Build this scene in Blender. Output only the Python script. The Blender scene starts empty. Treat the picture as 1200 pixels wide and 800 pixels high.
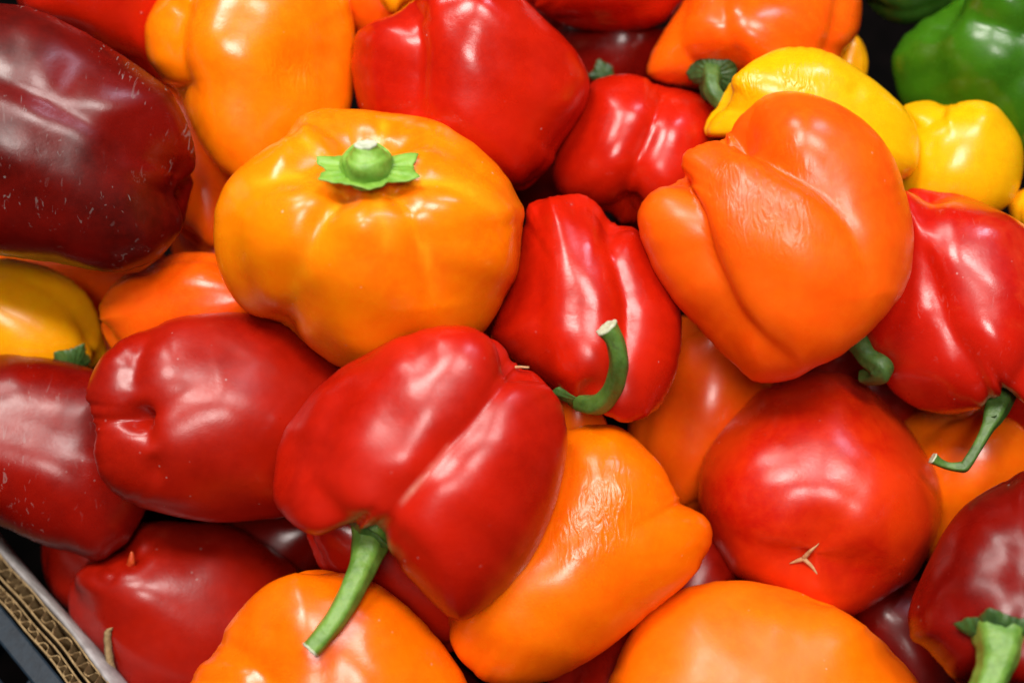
import bpy, math, random
import numpy as np
from mathutils import Vector, Matrix, noise
R = math.radians
scene = bpy.context.scene
C = scene.collection

# ---------------------------------------------------------------- camera
D0 = 0.46                       # metres from the lens to the middle of the heap
FP = 1200 * 50 / 36             # focal length in photo pixels
TILT = R(33)                    # lens axis, measured from straight down
LOOK = Vector((0, math.sin(TILT), -math.cos(TILT)))
UP = Vector((0, math.cos(TILT), math.sin(TILT)))
RIGHT = Vector((1, 0, 0))
BACK = -LOOK
TARGET = Vector((0, 0, 0.30))
CAM = TARGET - LOOK * D0
cd = bpy.data.cameras.new('camera')
cam = bpy.data.objects.new('camera', cd)
C.objects.link(cam)
cam.matrix_world = Matrix(((RIGHT.x, UP.x, BACK.x, CAM.x), (RIGHT.y, UP.y, BACK.y, CAM.y),
                           (RIGHT.z, UP.z, BACK.z, CAM.z), (0, 0, 0, 1)))
cd.lens = 50; cd.sensor_width = 36; cd.sensor_fit = 'HORIZONTAL'
cd.clip_start = 0.01; cd.clip_end = 50
cd.dof.use_dof = True; cd.dof.focus_distance = 0.455; cd.dof.aperture_fstop = 4.8
scene.camera = cam

# ---------------------------------------------------------------- dim market hall and its lamps
w = bpy.data.worlds.new('World'); scene.world = w; w.use_nodes = True
bg = w.node_tree.nodes['Background']
bg.inputs['Color'].default_value = (0.95, 0.85, 0.78, 1)
bg.inputs['Strength'].default_value = 0.045

def area(name, loc, aim, sx, sy, power, col, spin=0.0):
    l = bpy.data.lights.new(name, 'AREA'); l.shape = 'RECTANGLE'
    l.size = sx; l.size_y = sy; l.energy = power; l.color = col
    o = bpy.data.objects.new(name, l); C.objects.link(o)
    o.location = loc
    o.rotation_euler = (Vector(aim) - Vector(loc)).to_track_quat('-Z', 'Y').to_euler()
    o.rotation_euler.rotate_axis('Z', spin)
    return o
area('ceiling_lamp', (-0.42, 0.10, 1.85), (0, 0, .3), 0.40, 0.40, 20, (1.0, 0.94, 0.87))
area('ceiling_lamp', (0.30, -0.05, 1.9), (0, 0, .3), 0.26, 0.50, 16, (1.0, 0.95, 0.90))
area('ceiling_lamp', (-0.05, -0.80, 1.9), (0, 0, .3), 0.36, 0.36, 15, (1.0, 0.94, 0.88))
area('ceiling_tube', (-0.75, 0.95, 1.9), (0, 0, .3), 0.2, 0.8, 15, (1.0, 0.94, 0.88))
area('ceiling_tube', (0.80, 0.75, 1.9), (0, 0, .3), 0.12, 0.6, 9, (0.84, 0.78, 1.0))

scene.view_settings.view_transform = 'Standard'
scene.view_settings.look = 'None'
scene.view_settings.exposure = -0.2
scene.view_settings.gamma = 1

# ---------------------------------------------------------------- helpers
def unproj(px, py, dist):
    return CAM + RIGHT * ((px - 600) / FP * dist) - UP * ((py - 400) / FP * dist) + LOOK * dist
def dist_of(z): return D0 - z * D0 / FP        # z: height towards the lens in photo pixels at D0
BASIS = np.array([RIGHT, UP, BACK])            # rows
def tag(o, label=None, cat=None, group=None, kind=None):
    if label: o['label'] = label
    if cat: o['category'] = cat
    if group: o['group'] = group
    if kind: o['kind'] = kind
    return o
def link_mesh(name, V, F, mat, parent=None, loc=None, smooth=True, attrs=None):
    me = bpy.data.meshes.new(name)
    me.from_pydata([tuple(v) for v in V], [], F)
    if smooth: me.polygons.foreach_set('use_smooth', [True] * len(me.polygons))
    if mat: me.materials.append(mat)
    if attrs:
        for k, a in attrs.items():
            at = me.attributes.new(k, 'FLOAT', 'POINT'); at.data.foreach_set('value', np.asarray(a, dtype=np.float32))
    me.update()
    o = bpy.data.objects.new(name, me); C.objects.link(o)
    if parent: o.parent = parent
    if loc is not None: o.location = loc
    return o
def catmull(pts, n, closed=False):
    P = np.array(pts, float); m = len(P); out = []
    segs = m if closed else m - 1
    for i in range(segs):
        if closed: p0, p1, p2, p3 = P[(i-1) % m], P[i], P[(i+1) % m], P[(i+2) % m]
        else: p0, p1, p2, p3 = P[max(i-1, 0)], P[i], P[i+1], P[min(i+2, m-1)]
        for k in range(n):
            t = k / n
            out.append(.5*((2*p1)+(-p0+p2)*t+(2*p0-5*p1+4*p2-p3)*t*t+(-p0+3*p1-3*p2+p3)*t**3))
    if not closed: out.append(P[-1])
    return np.array(out)

# ---------------------------------------------------------------- materials
class NT:
    def __init__(s, name):
        s.m = bpy.data.materials.new(name); s.m.use_nodes = True
        s.t = s.m.node_tree; s.b = s.t.nodes['Principled BSDF']
    def n(s, typ, **kw):
        nd = s.t.nodes.new(typ)
        for k, v in kw.items():
            if hasattr(nd, k) and not k[0].isupper(): setattr(nd, k, v)
        return nd
    def l(s, a, b): s.t.links.new(a, b)
    def coord(s):
        return s.n('ShaderNodeTexCoord').outputs['Object']
    def noise(s, vec, scale, detail=3, rough=.55, dist=0):
        nd = s.n('ShaderNodeTexNoise'); nd.inputs['Scale'].default_value = scale
        nd.inputs['Detail'].default_value = detail; nd.inputs['Roughness'].default_value = rough
        nd.inputs['Distortion'].default_value = dist
        s.l(vec, nd.inputs['Vector']); return nd.outputs['Fac']
    def ramp(s, fac, a, b, lo=0., hi=1.):
        nd = s.n('ShaderNodeMapRange'); nd.inputs['From Min'].default_value = a; nd.inputs['From Max'].default_value = b
        nd.inputs['To Min'].default_value = lo; nd.inputs['To Max'].default_value = hi
        nd.interpolation_type = 'SMOOTHSTEP'
        s.l(fac, nd.inputs['Value']); return nd.outputs['Result']
    def math(s, op, a, b):
        nd = s.n('ShaderNodeMath'); nd.operation = op
        for i, v in enumerate((a, b)):
            if isinstance(v, (int, float)): nd.inputs[i].default_value = v
            else: s.l(v, nd.inputs[i])
        return nd.outputs[0]
    def mix(s, fac, a, b):
        nd = s.n('ShaderNodeMix'); nd.data_type = 'RGBA'
        for sock, v in ((nd.inputs[0], fac), (nd.inputs[6], a), (nd.inputs[7], b)):
            if isinstance(v, (int, float)): sock.default_value = v
            elif isinstance(v, tuple): sock.default_value = (*v, 1)
            else: s.l(v, sock)
        return nd.outputs[2]
    def bump(s, h, strength, dist, prev=None):
        nd = s.n('ShaderNodeBump'); nd.inputs['Strength'].default_value = strength
        nd.inputs['Distance'].default_value = dist; s.l(h, nd.inputs['Height'])
        if prev is not None: s.l(prev, nd.inputs['Normal'])
        return nd.outputs['Normal']

def skin(name, c1, c2, rough=.245, coat=.24, speck=.5, und=.3, wrinkle=None, wear=0.0, crease=None, blush=None, seed=0, dull=0.):
    """c1/c2: two ripeness tones; wrinkle: list of (x,y,z,radius) zones in metres from the origin in object space"""
    g = NT(name); co0 = g.coord()
    mp = g.n('ShaderNodeMapping'); mp.inputs['Location'].default_value = (seed*1.37, seed*.71, seed*2.1); g.l(co0, mp.inputs['Vector'])
    co = mp.outputs['Vector']
    ripe = g.ramp(g.noise(co, 22, 3, .6), .36, .66)
    col = g.mix(ripe, c1, c2)
    fine = g.noise(co, 260, 4, .65)
    mot = g.ramp(fine, .3, .75, 0, .26)
    col = g.mix(mot, col, (min(1, c2[0]*1.25+.006), c2[1]*1.4+.0012, c2[2]*1.3+.0004))
    if blush:   # another ripeness colour breaking through in soft patches
        bc, amt = blush
        col = g.mix(g.ramp(g.noise(co, 30, 4, .6, .6), .52, .74, 0, amt), col, bc)
    # small pale flecks and scuffs
    vo = g.n('ShaderNodeTexVoronoi'); vo.inputs['Scale'].default_value = 210; g.l(co, vo.inputs['Vector'])
    dot = g.ramp(vo.outputs['Distance'], .05, .11, 1, 0)
    where = g.ramp(g.noise(co, 55, 2), .56, .70)
    fl = g.math('MULTIPLY', dot, where)
    if wear > 0:
        mp2 = g.n('ShaderNodeMapping'); mp2.inputs['Scale'].default_value = (1, .2, .6); mp2.inputs['Rotation'].default_value = (.2, .1, .9)
        g.l(co, mp2.inputs['Vector'])
        sc = g.noise(mp2.outputs['Vector'], 520, 2, .6, 1.0)
        scf = g.math('MULTIPLY', g.ramp(sc, .635, .69), g.ramp(g.noise(co, 32, 3), .42, .60))
        fl = g.math('MAXIMUM', fl, g.math('MULTIPLY', scf, wear))
    flc = tuple(min(.9, .35 + x*.6) for x in (c1[0], c1[1]*1.2+.18, c1[2]+.14))
    col = g.mix(g.math('MULTIPLY', fl, speck), col, flc)
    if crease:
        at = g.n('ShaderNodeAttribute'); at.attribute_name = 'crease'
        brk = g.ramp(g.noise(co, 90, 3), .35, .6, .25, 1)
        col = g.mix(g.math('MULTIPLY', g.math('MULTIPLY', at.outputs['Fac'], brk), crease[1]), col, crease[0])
    g.l(col, g.b.inputs['Base Color'])
    b = g.b
    rv = g.math('ADD', g.ramp(g.noise(co, 38, 4, .65), .3, .7, rough-.06, rough+.10), g.math('MULTIPLY', fl, .25))
    g.l(rv, b.inputs['Roughness'])
    b.inputs['IOR'].default_value = 1.45; b.inputs['Specular IOR Level'].default_value = .36
    b.inputs['Coat Weight'].default_value = coat
    g.l(g.ramp(g.noise(co, 70, 4, .7), .3, .75, .15 + dull, .30 + dull), b.inputs['Coat Roughness'])
    b.inputs['Coat IOR'].default_value = 1.45
    b.inputs['Subsurface Weight'].default_value = .22
    b.inputs['Subsurface Radius'].default_value = (1.0, .35, .12)
    b.inputs['Subsurface Scale'].default_value = .004
    nrm = g.bump(g.noise(co, 48, 2, .5), und, .0011)
    nrm = g.bump(g.noise(co, 420, 3, .6), .2, .00022, nrm)
    if wear > 0: nrm = g.bump(fl, -.6, .0005, nrm)
    if wrinkle:
        for (x, y, z, r, sc, st) in wrinkle:
            vm = g.n('ShaderNodeVectorMath'); vm.operation = 'DISTANCE'
            g.l(co0, vm.inputs[0]); vm.inputs[1].default_value = (x, y, z)
            mask = g.math('MULTIPLY', g.ramp(vm.outputs['Value'], r*.1, r*1.15, 1, 0), g.ramp(g.noise(co0, 60, 2), .35, .62, .1, 1))
            mp3 = g.n('ShaderNodeMapping'); mp3.inputs['Scale'].default_value = (1, .35, .5); mp3.inputs['Rotation'].default_value = (.3, .2, -.6)
            g.l(co0, mp3.inputs['Vector'])
            wn = g.noise(mp3.outputs['Vector'], sc, 2, .5, 1.6)
            hh = g.math('MULTIPLY', g.ramp(wn, .3, .7), mask)
            nrm = g.bump(hh, st, .0016, nrm)
    g.l(nrm, b.inputs['Normal']); g.l(nrm, b.inputs['Coat Normal'])
    return g.m

def stem_mat(name, c1, c2, dark=(.03, .035, .012), tips=.4):
    g = NT(name); co = g.coord()
    mp = g.n('ShaderNodeMapping'); mp.inputs['Scale'].default_value = (1, 1, .4); g.l(co, mp.inputs['Vector'])
    col = g.mix(g.ramp(g.noise(mp.outputs['Vector'], 170, 4, .6), .35, .65), c1, c2)
    col = g.mix(g.ramp(g.noise(co, 110, 4, .7, .5), .58, .72, 0, tips), col, dark)
    col = g.mix(g.ramp(g.noise(co, 700, 3), .35, .8, 0, .3), col, tuple(min(1, x*1.5+.05) for x in c1))
    g.l(col, g.b.inputs['Base Color'])
    g.b.inputs['Roughness'].default_value = .48
    g.b.inputs['Subsurface Weight'].default_value = .1; g.b.inputs['Subsurface Scale'].default_value = .002
    n1 = g.bump(g.noise(mp.outputs['Vector'], 420, 3), .5, .0008)
    g.l(n1, g.b.inputs['Normal'])
    return g.m
def plain(name, c1, c2, scale, rough=.7, bump=.3, stretch=(1, 1, 1), spec=.5):
    g = NT(name); mp = g.n('ShaderNodeMapping'); mp.inputs['Scale'].default_value = stretch; g.l(g.coord(), mp.inputs['Vector'])
    v = mp.outputs['Vector']
    f = g.noise(v, scale, 5, .6)
    g.l(g.mix(g.ramp(f, .3, .7), c1, c2), g.b.inputs['Base Color'])
    g.b.inputs['Roughness'].default_value = rough; g.b.inputs['Specular IOR Level'].default_value = spec
    g.l(g.bump(g.noise(v, scale*3, 4), bump, .0006), g.b.inputs['Normal'])
    return g.m

RED1, RED2 = (.40, .0065, .0010), (.52, .011, .0013)
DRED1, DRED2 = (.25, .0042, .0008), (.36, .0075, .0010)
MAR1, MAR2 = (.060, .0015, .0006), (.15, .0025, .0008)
ORG1, ORG2 = (.93, .125, .0006), (.95, .16, .0008)
REDORG1, REDORG2 = (.90, .085, .001), (.93, .12, .002)
AMB1, AMB2 = (.95, .165, .0008), (.97, .23, .001)
YEL1, YEL2 = (.82, .38, .001), (.86, .43, .002)
GRN1, GRN2 = (.022, .10, .003), (.042, .155, .004)
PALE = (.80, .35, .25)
M = {}
SK = {}
SK['red'] = (lambda **k: skin('red_pepper_skin', RED1, RED2, und=.4, **k))
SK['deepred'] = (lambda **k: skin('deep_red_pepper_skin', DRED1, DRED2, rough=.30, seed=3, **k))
SK['front'] = (lambda **k: skin('front_red_pepper_skin', (.37, .0060, .0010), (.48, .009, .0014), rough=.30, coat=.22, und=.3, crease=(PALE, .6), seed=5, dull=.04, **k))
SK['maroon'] = (lambda **k: skin('maroon_pepper_skin', MAR1, MAR2, rough=.30, coat=.15, speck=.27, wear=1.0, und=.6, seed=7, dull=.04, **k))
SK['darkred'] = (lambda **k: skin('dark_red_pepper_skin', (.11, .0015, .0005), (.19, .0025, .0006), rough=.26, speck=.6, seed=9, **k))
SK['dusty'] = (lambda **k: skin('dusty_red_pepper_skin', (.15, .0022, .0008), (.25, .004, .001), rough=.25, coat=.10, speck=.5, wear=.35, seed=11, dull=.0, **k))
SK['tomato'] = (lambda **k: skin('tomato_red_pepper_skin', (.48, .007, .0015), (.64, .033, .002), rough=.28, blush=((.72, .05, .002), .35), seed=13, **k))
SK['crackred'] = (lambda **k: skin('scarred_red_pepper_skin', (.40, .0035, .0012), (.50, .009, .002), rough=.25, coat=.5, blush=((.75, .09, .02), .35), speck=.6, wear=.12, seed=15, **k))
SK['orange'] = (lambda **k: skin('orange_pepper_skin', ORG1, ORG2, seed=17, speck=.3, **k))
SK['orangesoft'] = (lambda **k: skin('satin_orange_pepper_skin', ORG1, ORG2, seed=33, speck=.3, rough=.38, coat=.07, und=.15, **k))
SK['orangewr'] = (lambda **k: skin('wrinkled_orange_pepper_skin', ORG1, ORG2, seed=18, speck=.3, **k))
SK['amber'] = (lambda **k: skin('amber_pepper_skin', AMB1, AMB2, seed=19, speck=.7, und=.3, crease=((.97, .42, .01), .55), **k))
SK['amberup'] = (lambda **k: skin('yellow_orange_pepper_skin', AMB1, (.95, .22, .001), seed=21, speck=.3, **k))
SK['redorange'] = (lambda **k: skin('red_orange_pepper_skin', REDORG1, REDORG2, rough=.33, coat=.25, seed=23, speck=.25, dull=.05, **k))
SK['redorange2'] = (lambda **k: skin('glossy_red_orange_pepper_skin', REDORG1, REDORG2, seed=24, speck=.25, **k))
SK['yellow'] = (lambda **k: skin('yellow_pepper_skin', YEL1, YEL2, rough=.24, seed=25, speck=.2, **k))
SK['gold'] = (lambda **k: skin('golden_pepper_skin', (.94, .34, .002), (.96, .40, .003), seed=27, speck=.2, **k))
SK['green'] = (lambda **k: skin('green_pepper_skin', GRN1, GRN2, seed=29, speck=.1, und=.9, **k))
SK['darkgreen'] = (lambda **k: skin('dark_green_pepper_skin', (.015, .05, .008), (.03, .09, .01), seed=31, speck=.1, **k))
M['stem'] = stem_mat('green_stem', (.09, .21, .02), (.16, .31, .04))
M['stemdark'] = stem_mat('dark_green_stem', (.035, .10, .015), (.08, .17, .03), tips=.6)
M['stemmid'] = stem_mat('mid_green_stem', (.045, .11, .012), (.09, .19, .025), tips=.6)
M['calyxdark'] = stem_mat('dark_calyx_green', (.015, .05, .008), (.05, .12, .02), tips=.6)  # darker green than the stems, used on calyxes
M['stemlight'] = stem_mat('pale_green_stem', (.14, .32, .025), (.22, .42, .05), tips=.15)
M['cut'] = plain('cut_stem_end', (.42, .46, .28), (.60, .62, .46), 600, .8)
M['cutwhite'] = plain('white_cut_stem_end', (.40, .45, .30), (.60, .64, .50), 500, .7)
M['scar'] = plain('dry_scar', (.40, .17, .06), (.55, .33, .16), 700, .8)
M['tipred'] = plain('orange_blossom_tip', (.50, .03, .005), (.62, .10, .02), 700, .4)

# ---------------------------------------------------------------- the pepper body
PROF = np.array([(0, .0), (.10, .02), (.22, .35), (.36, .72), (.52, .94), (.68, 1.0), (.83, .92), (.94, .74), (1.0, .44), (1.0, .1),
                 (.965, -.25), (.89, -.55), (.76, -.79), (.60, -.93), (.43, -1.0), (.27, -.9), (.12, -.25), (0, 0)], float)
PROF_R = np.array([(0, .0), (.10, .02), (.2, .4), (.32, .82), (.46, .97), (.6, .93), (.74, .79), (.86, .58), (.95, .34), (1, .06), (.985, -.2), (.93, -.42),
                   (.83, -.61), (.68, -.78), (.5, -.90), (.3, -.97), (.12, -.99), (0, -.995)], float)
def body_local(p, nu, nt, K):
    """camera-aligned coordinates in metres relative to the body centre"""
    a = np.array(p['axis'], float); a /= np.linalg.norm(a)
    v = np.array([0, 0, 1.]); b = v - a * (v @ a)
    if np.linalg.norm(b) < .1: b = np.array([0, -1., 0])
    b /= np.linalg.norm(b); c = np.cross(a, b)
    rng = random.Random(p['seed'])
    prof = PROF.copy()
    dim, bot = p.get('dim', .72), p.get('bot', .86)
    rd = p.get('round', .3)
    prr = PROF_R.copy()
    for i in range(5): prr[i, 1] = dim + (1 - dim) * prr[i, 1]
    for i in range(5): prof[i, 1] = dim + (1 - dim) * prof[i, 1]
    for i in range(14, 18): prof[i, 1] = -(bot + (1 - bot) * abs(prof[i, 1]))
    prof = prof * (1 - rd) + prr * rd
    sp = catmull(prof, 12)
    seg = np.concatenate([[0], np.cumsum(np.linalg.norm(np.diff(sp, axis=0), axis=1))]); seg /= seg[-1]
    u = np.linspace(0, 1, nu)
    pr = np.interp(u, seg, sp[:, 0]); pz = np.interp(u, seg, sp[:, 1])
    pr = np.clip(pr, 0, None); pr[0] = pr[-1] = 0
    th = np.linspace(-math.pi, math.pi, nt, endpoint=False)
    g = np.zeros(nt)
    for gr in p['grooves']:
        gth, dep = gr[0], gr[1]; wd = gr[2] if len(gr) > 2 else .42
        d = np.abs((th - R(gth) + math.pi) % (2*math.pi) - math.pi)
        g += dep * np.exp(-(np.sqrt(d*d + .09**2) - .09) / wd)
    f1 = [(rng.uniform(-.05, .05), rng.uniform(0, 6.28)) for _ in range(3)]
    f2 = [(rng.uniform(-.05, .05), rng.uniform(0, 6.28)) for _ in range(3)]
    zt = sum(am * np.cos((k+1)*th + ph) for k, (am, ph) in enumerate(f1))
    zb = sum(am * np.cos((k+1)*th + ph) for k, (am, ph) in enumerate(f2))
    tap = p.get('taper', .12)
    Rr = pr[:, None]; Z = pz[:, None] * np.ones((1, nt))
    side = 1 - np.abs(pz[:, None])**2 * .0
    gk = .75 + .9 * np.clip(np.abs(pz[:, None]) - .45, 0, 1)
    fade = np.clip(Rr / .35, 0, 1)
    Rm = Rr * (1 - g[None] * gk) * (1 - tap * np.clip(.5 - pz[:, None] * .5, 0, 1)**1.5)
    Z = Z * (1 - g[None] * .75 * np.abs(pz[:, None])**3 * fade)
    Z = Z * (1 + fade * (np.where(pz[:, None] > 0, zt[None], zb[None])))
    W, L, T = p['W'], p['L'], p['T']
    X = (Rm * np.cos(th)[None] * T)[..., None] * b + (Rm * np.sin(th)[None] * W)[..., None] * c + (Z * L)[..., None] * a
    # low-frequency unevenness
    ph = [rng.uniform(0, 6.28) for _ in range(9)]; q = X / 100.
    n = (np.sin(q[..., 0]*3.1+ph[0]+q[..., 1]*2)+np.sin(q[..., 1]*3.7+ph[1]-q[..., 2]*2.3)+np.sin(q[..., 2]*4.1+ph[2]+q[..., 0]*1.7)
         + .5*np.sin(q[..., 0]*7.3+ph[3]+q[..., 2]*5)+.5*np.sin(q[..., 1]*8.1+ph[4]+q[..., 0]*4))
    X = X * (1 + .012 * n[..., None] * p.get('lump', 1.0))
    X[..., 2] = np.where(X[..., 2] < 0, X[..., 2] * p.get('back', .68), X[..., 2])
    X = X.reshape(-1, 3)
    F = []
    for i in range(nu - 1):
        for j in range(nt):
            k = (j + 1) % nt
            if i == 0: F.append((0, (1)*nt + j, (1)*nt + k)) if True else None
            elif i == nu - 2: F.append((i*nt + j, (nu-1)*nt, i*nt + k))
            else: F.append((i*nt + j, (i+1)*nt + j, (i+1)*nt + k, i*nt + k))
    return X * K, F

def prep(p):
    o = np.array(p['out'], float)
    a = np.array(p['axis'], float); a /= np.linalg.norm(a); p['axis'] = a
    a2 = np.array([a[0], -a[1]]); n2 = np.linalg.norm(a2)
    a2 = a2 / n2 if n2 > .2 else np.array([0, 1.]); b2 = np.array([-a2[1], a2[0]])
    s, t = o @ a2, o @ b2
    cen = a2 * (s.max() + s.min())/2 + b2 * (t.max() + t.min())/2
    p['c'] = np.array(p.get('c', cen), float)
    p.setdefault('W', (t.max() - t.min())/2)
    p.setdefault('L', (s.max() - s.min())/2)
    p.setdefault('T', p['W'] * .95)
    oc = catmull(p['out'], 10, closed=True) - p['c']
    ang = np.arctan2(oc[:, 1], oc[:, 0]); rad = np.hypot(oc[:, 0], oc[:, 1])
    NB = 360
    tgt = np.zeros(NB)
    bins = (np.arange(NB) + .5) / NB * 2*math.pi - math.pi
    m = len(oc)
    for i, ph in enumerate(bins):
        d = np.array([math.cos(ph), math.sin(ph)]); best = 0
        A = oc; B = np.roll(oc, -1, axis=0); E = B - A
        den = d[0]*E[:, 1] - d[1]*E[:, 0]
        with np.errstate(divide='ignore', invalid='ignore'):
            tt = (A[:, 0]*E[:, 1] - A[:, 1]*E[:, 0]) / den
            uu = (A[:, 0]*d[1] - A[:, 1]*d[0]) / den
        ok = (np.abs(den) > 1e-9) & (uu >= 0) & (uu <= 1) & (tt > 0)
        tgt[i] = tt[ok].max() if ok.any() else rad.mean()
    ker = np.ones(3)/3
    for _ in range(3): tgt = np.convolve(np.concatenate([tgt[-2:], tgt, tgt[:2]]), ker, 'same')[2:-2]
    p['tgt'] = tgt

def build_cam(p, nu, nt):
    """camera-space verts (x right, y up, dist) after silhouette and crease shaping"""
    zc = dist_of(p['z']); K = zc / FP
    X, F = body_local(p, nu, nt, K)
    cx, cy = p['c']; X0 = np.array([(cx-600)/FP*zc, -(cy-400)/FP*zc])
    NB = 360
    def pxrel(X):
        d = zc - X[:, 2]
        px = (X0[0] + X[:, 0]) / d * FP + 600; py = 400 - (X0[1] + X[:, 1]) / d * FP
        return px - cx, py - cy, d
    def warp(X):
        rx, ry, d = pxrel(X)
        ph = np.arctan2(ry, rx); rr = np.hypot(rx, ry)
        nb = 90
        bi = ((ph + math.pi) / (2*math.pi) * nb).astype(int) % nb
        cur = np.zeros(nb); np.maximum.at(cur, bi, rr)
        cur[cur == 0] = np.nan
        x = np.arange(nb); ok = ~np.isnan(cur)
        cur = np.interp(x, x[ok], cur[ok], period=nb)
        cb = (x + .5) / nb * 2*math.pi - math.pi
        cc = np.interp(ph, cb, cur, period=2*math.pi)
        tb = (np.arange(NB) + .5) / NB * 2*math.pi - math.pi
        tt = np.interp(ph, tb, p['tgt'], period=2*math.pi)
        s = tt / cc; mean = p['tgt'].mean() / cur.mean()
        rho = np.clip(rr / cc, 0, 1); k = np.clip((rho - .2) / .8, 0, 1); k = k*k*(3-2*k)
        s = mean + (s - mean) * k
        nx, ny = cx + rx * s, cy + ry * s
        X = X.copy()
        X[:, 0] = (nx-600)/FP*d - X0[0]; X[:, 1] = -(ny-400)/FP*d - X0[1]
        return X
    X = warp(X); X = warp(X)
    cr = np.zeros(len(X))
    if p.get('creases') or p.get('dents'):
        rx, ry, d = pxrel(X); P = np.stack([rx + cx, ry + cy], 1)
        front = np.clip((X[:, 2] / K / p['T'] + .15) / .35, 0, 1)
        nrm = X / (np.linalg.norm(X, axis=1, keepdims=True) + 1e-9)
        disp = np.zeros(len(X))
        for crs in p.get('creases', []):
            line, wd, dep = crs[:3]; e = crs[3] if len(crs) > 3 else 5
            ln = catmull(line, 8); D = np.full(len(X), 1e9); tt = np.zeros(len(X)); sd = np.zeros(len(X))
            for i in range(len(ln)-1):
                A, B = ln[i], ln[i+1]; E = B - A
                t = np.clip(((P - A) @ E) / (E @ E + 1e-9), 0, 1)
                dd = np.hypot(*(P - A - t[:, None]*E).T)
                m = dd < D; D[m] = dd[m]; tt[m] = ((i + t) / (len(ln)-1))[m]
                sd[m] = (E[0]*(P - A)[:, 1] - E[1]*(P - A)[:, 0])[m]
            endf = (1 if len(crs) < 5 else (np.clip(np.minimum(tt, 1-tt) / .25, .1, 1) if crs[4] == 1 else np.clip(1.02 - tt, 0, 1)**.7))
            if len(crs) > 5: wd = np.where(sd * crs[5] > 0, wd * .45, wd)
            g = np.exp(-(np.sqrt(D*D + e*e) - e) / wd)
            disp += dep * g * front * endf
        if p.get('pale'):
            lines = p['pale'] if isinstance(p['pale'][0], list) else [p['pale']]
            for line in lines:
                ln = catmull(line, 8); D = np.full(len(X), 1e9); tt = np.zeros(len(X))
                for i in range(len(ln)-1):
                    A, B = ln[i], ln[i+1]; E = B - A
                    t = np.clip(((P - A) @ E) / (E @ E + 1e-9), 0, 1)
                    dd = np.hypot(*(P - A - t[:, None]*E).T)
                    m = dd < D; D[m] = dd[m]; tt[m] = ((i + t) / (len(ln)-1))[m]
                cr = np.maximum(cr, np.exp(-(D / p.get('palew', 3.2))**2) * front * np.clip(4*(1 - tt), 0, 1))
        for (x, y, r, dep) in p.get('dents', []):
            dd = np.hypot(P[:, 0]-x, P[:, 1]-y)
            disp += dep * np.exp(-(dd/r)**2) * front
        X = X - nrm * (disp * K)[:, None]
        X = warp(X)
    return X, F, cr, zc

PEP = []
def pepper(mat, z, out, axis, label, layer, cat='bell pepper', group='bell peppers heaped in the box', **kw):
    p = dict(mat=mat, cap=z, out=out, axis=axis, label=label, layer=layer, seed=len(PEP)*7+3, **kw)
    p.setdefault('grooves', [(-60, .16), (60, .16), (180, .18)])
    prep(p); PEP.append(p); return p

GH = 'bell peppers heaped in the box'
# 1 maroon
pepper('maroon', 0, [(-90,20),(-40,-2),(0,2),(40,9),(81,27),(128,55),(169,81),(199,105),(219,142),(229,175),(228,203),(225,225),(216,262),(202,285),(182,305),(152,318),(120,320),(60,308),(0,300),(-60,290),(-110,240),(-120,120)],
  (-.93,.30,.10), 'large dark maroon pepper with a scuffed waxy skin at the upper left edge', 85, grooves=[(-95,.14),(100,.16),(180,.1)],
  creases=[([(-60,60),(10,90),(70,120),(130,150),(180,190),(226,208)],38,17,9)], dents=[(85,80,30,6),(150,175,34,5)], taper=.1, T=140)
# 2
pepper('red', -50, [(20,0),(30,-70),(110,-110),(190,-80),(225,0),(222,60),(200,100),(170,88),(128,62),(80,40),(40,22)],
  (.3,.9,.2), 'red pepper at the top left behind the large maroon one', 50)
# 3
pepper('amberup', -10, [(200,-30),(188,-8),(172,22),(168,44),(173,72),(190,95),(209,110),(219,137),(233,169),(250,193),(268,207),(300,222),(350,218),(392,180),(411,130),(417,70),(416,30),(407,-8),(380,-40),(320,-55),(250,-50)],
  (.02,1,-.1), 'yellow-orange pepper narrowing downward at the top beside the gap left of centre', 65, taper=.35,
  grooves=[(60,.12),(110,.12),(180,.15)], creases=[([(219,-20),(206,27),(204,67),(212,100)],18,17,4)], dents=[(300,60,40,-4),(345,80,22,5),(240,50,40,-6)], wr=[(345,75,40,260,.22)], T=110, W=122)
# 4
pepper('redorange2', -60, [(175,80),(200,90),(240,100),(290,180),(285,260),(250,290),(205,270),(180,200),(165,130)], (.2,-1,0),
  'deep red-orange pepper in shade between the maroon pepper and the yellow-orange one', 45)
pepper('redorange2', -80, [(215,225),(250,215),(300,240),(320,300),(290,350),(240,340),(205,305),(200,260)], (.2,-1,0),
  'small visible strip of orange-red pepper just right of the maroon pepper tip', 40)
# 5
pepper('redorange2', -80, [(395,-60),(440,-75),(500,-50),(515,-5),(490,40),(445,50),(405,40),(385,0)], (.2,1,.1),
  'orange pepper cut by the top edge between yellow-orange and big red ones', 40)
pepper('gold', -60, [(440,-60),(480,-70),(510,-40),(500,0),(478,12),(456,14),(440,-10)], (.2,1,.1),
  'sliver of golden yellow pepper at the very top left of the big red one', 42)
# 6
pepper('red', 0, [(412,90),(412,67),(417,40),(434,24),(461,14),(480,2),(500,-14),(560,-22),(609,-5),(636,20),(663,44),(683,71),(691,98),(687,125),(672,150),(656,172),(650,188),(636,206),(611,224),(575,218),(520,205),(460,180),(425,140)],
  (-.12,1,.10), 'large red pepper at the top centre behind the stemmed amber one', 70, grooves=[(100,.1),(180,.15)],
  creases=[([(500,-10),(492,17),(488,70),(484,130)],24,17,4),([(695,120),(672,145),(650,178),(635,215)],16,7,6),([(590,-10),(578,70),(590,180)],34,4,14)], T=120, dents=[(480,10,14,6)])
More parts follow.
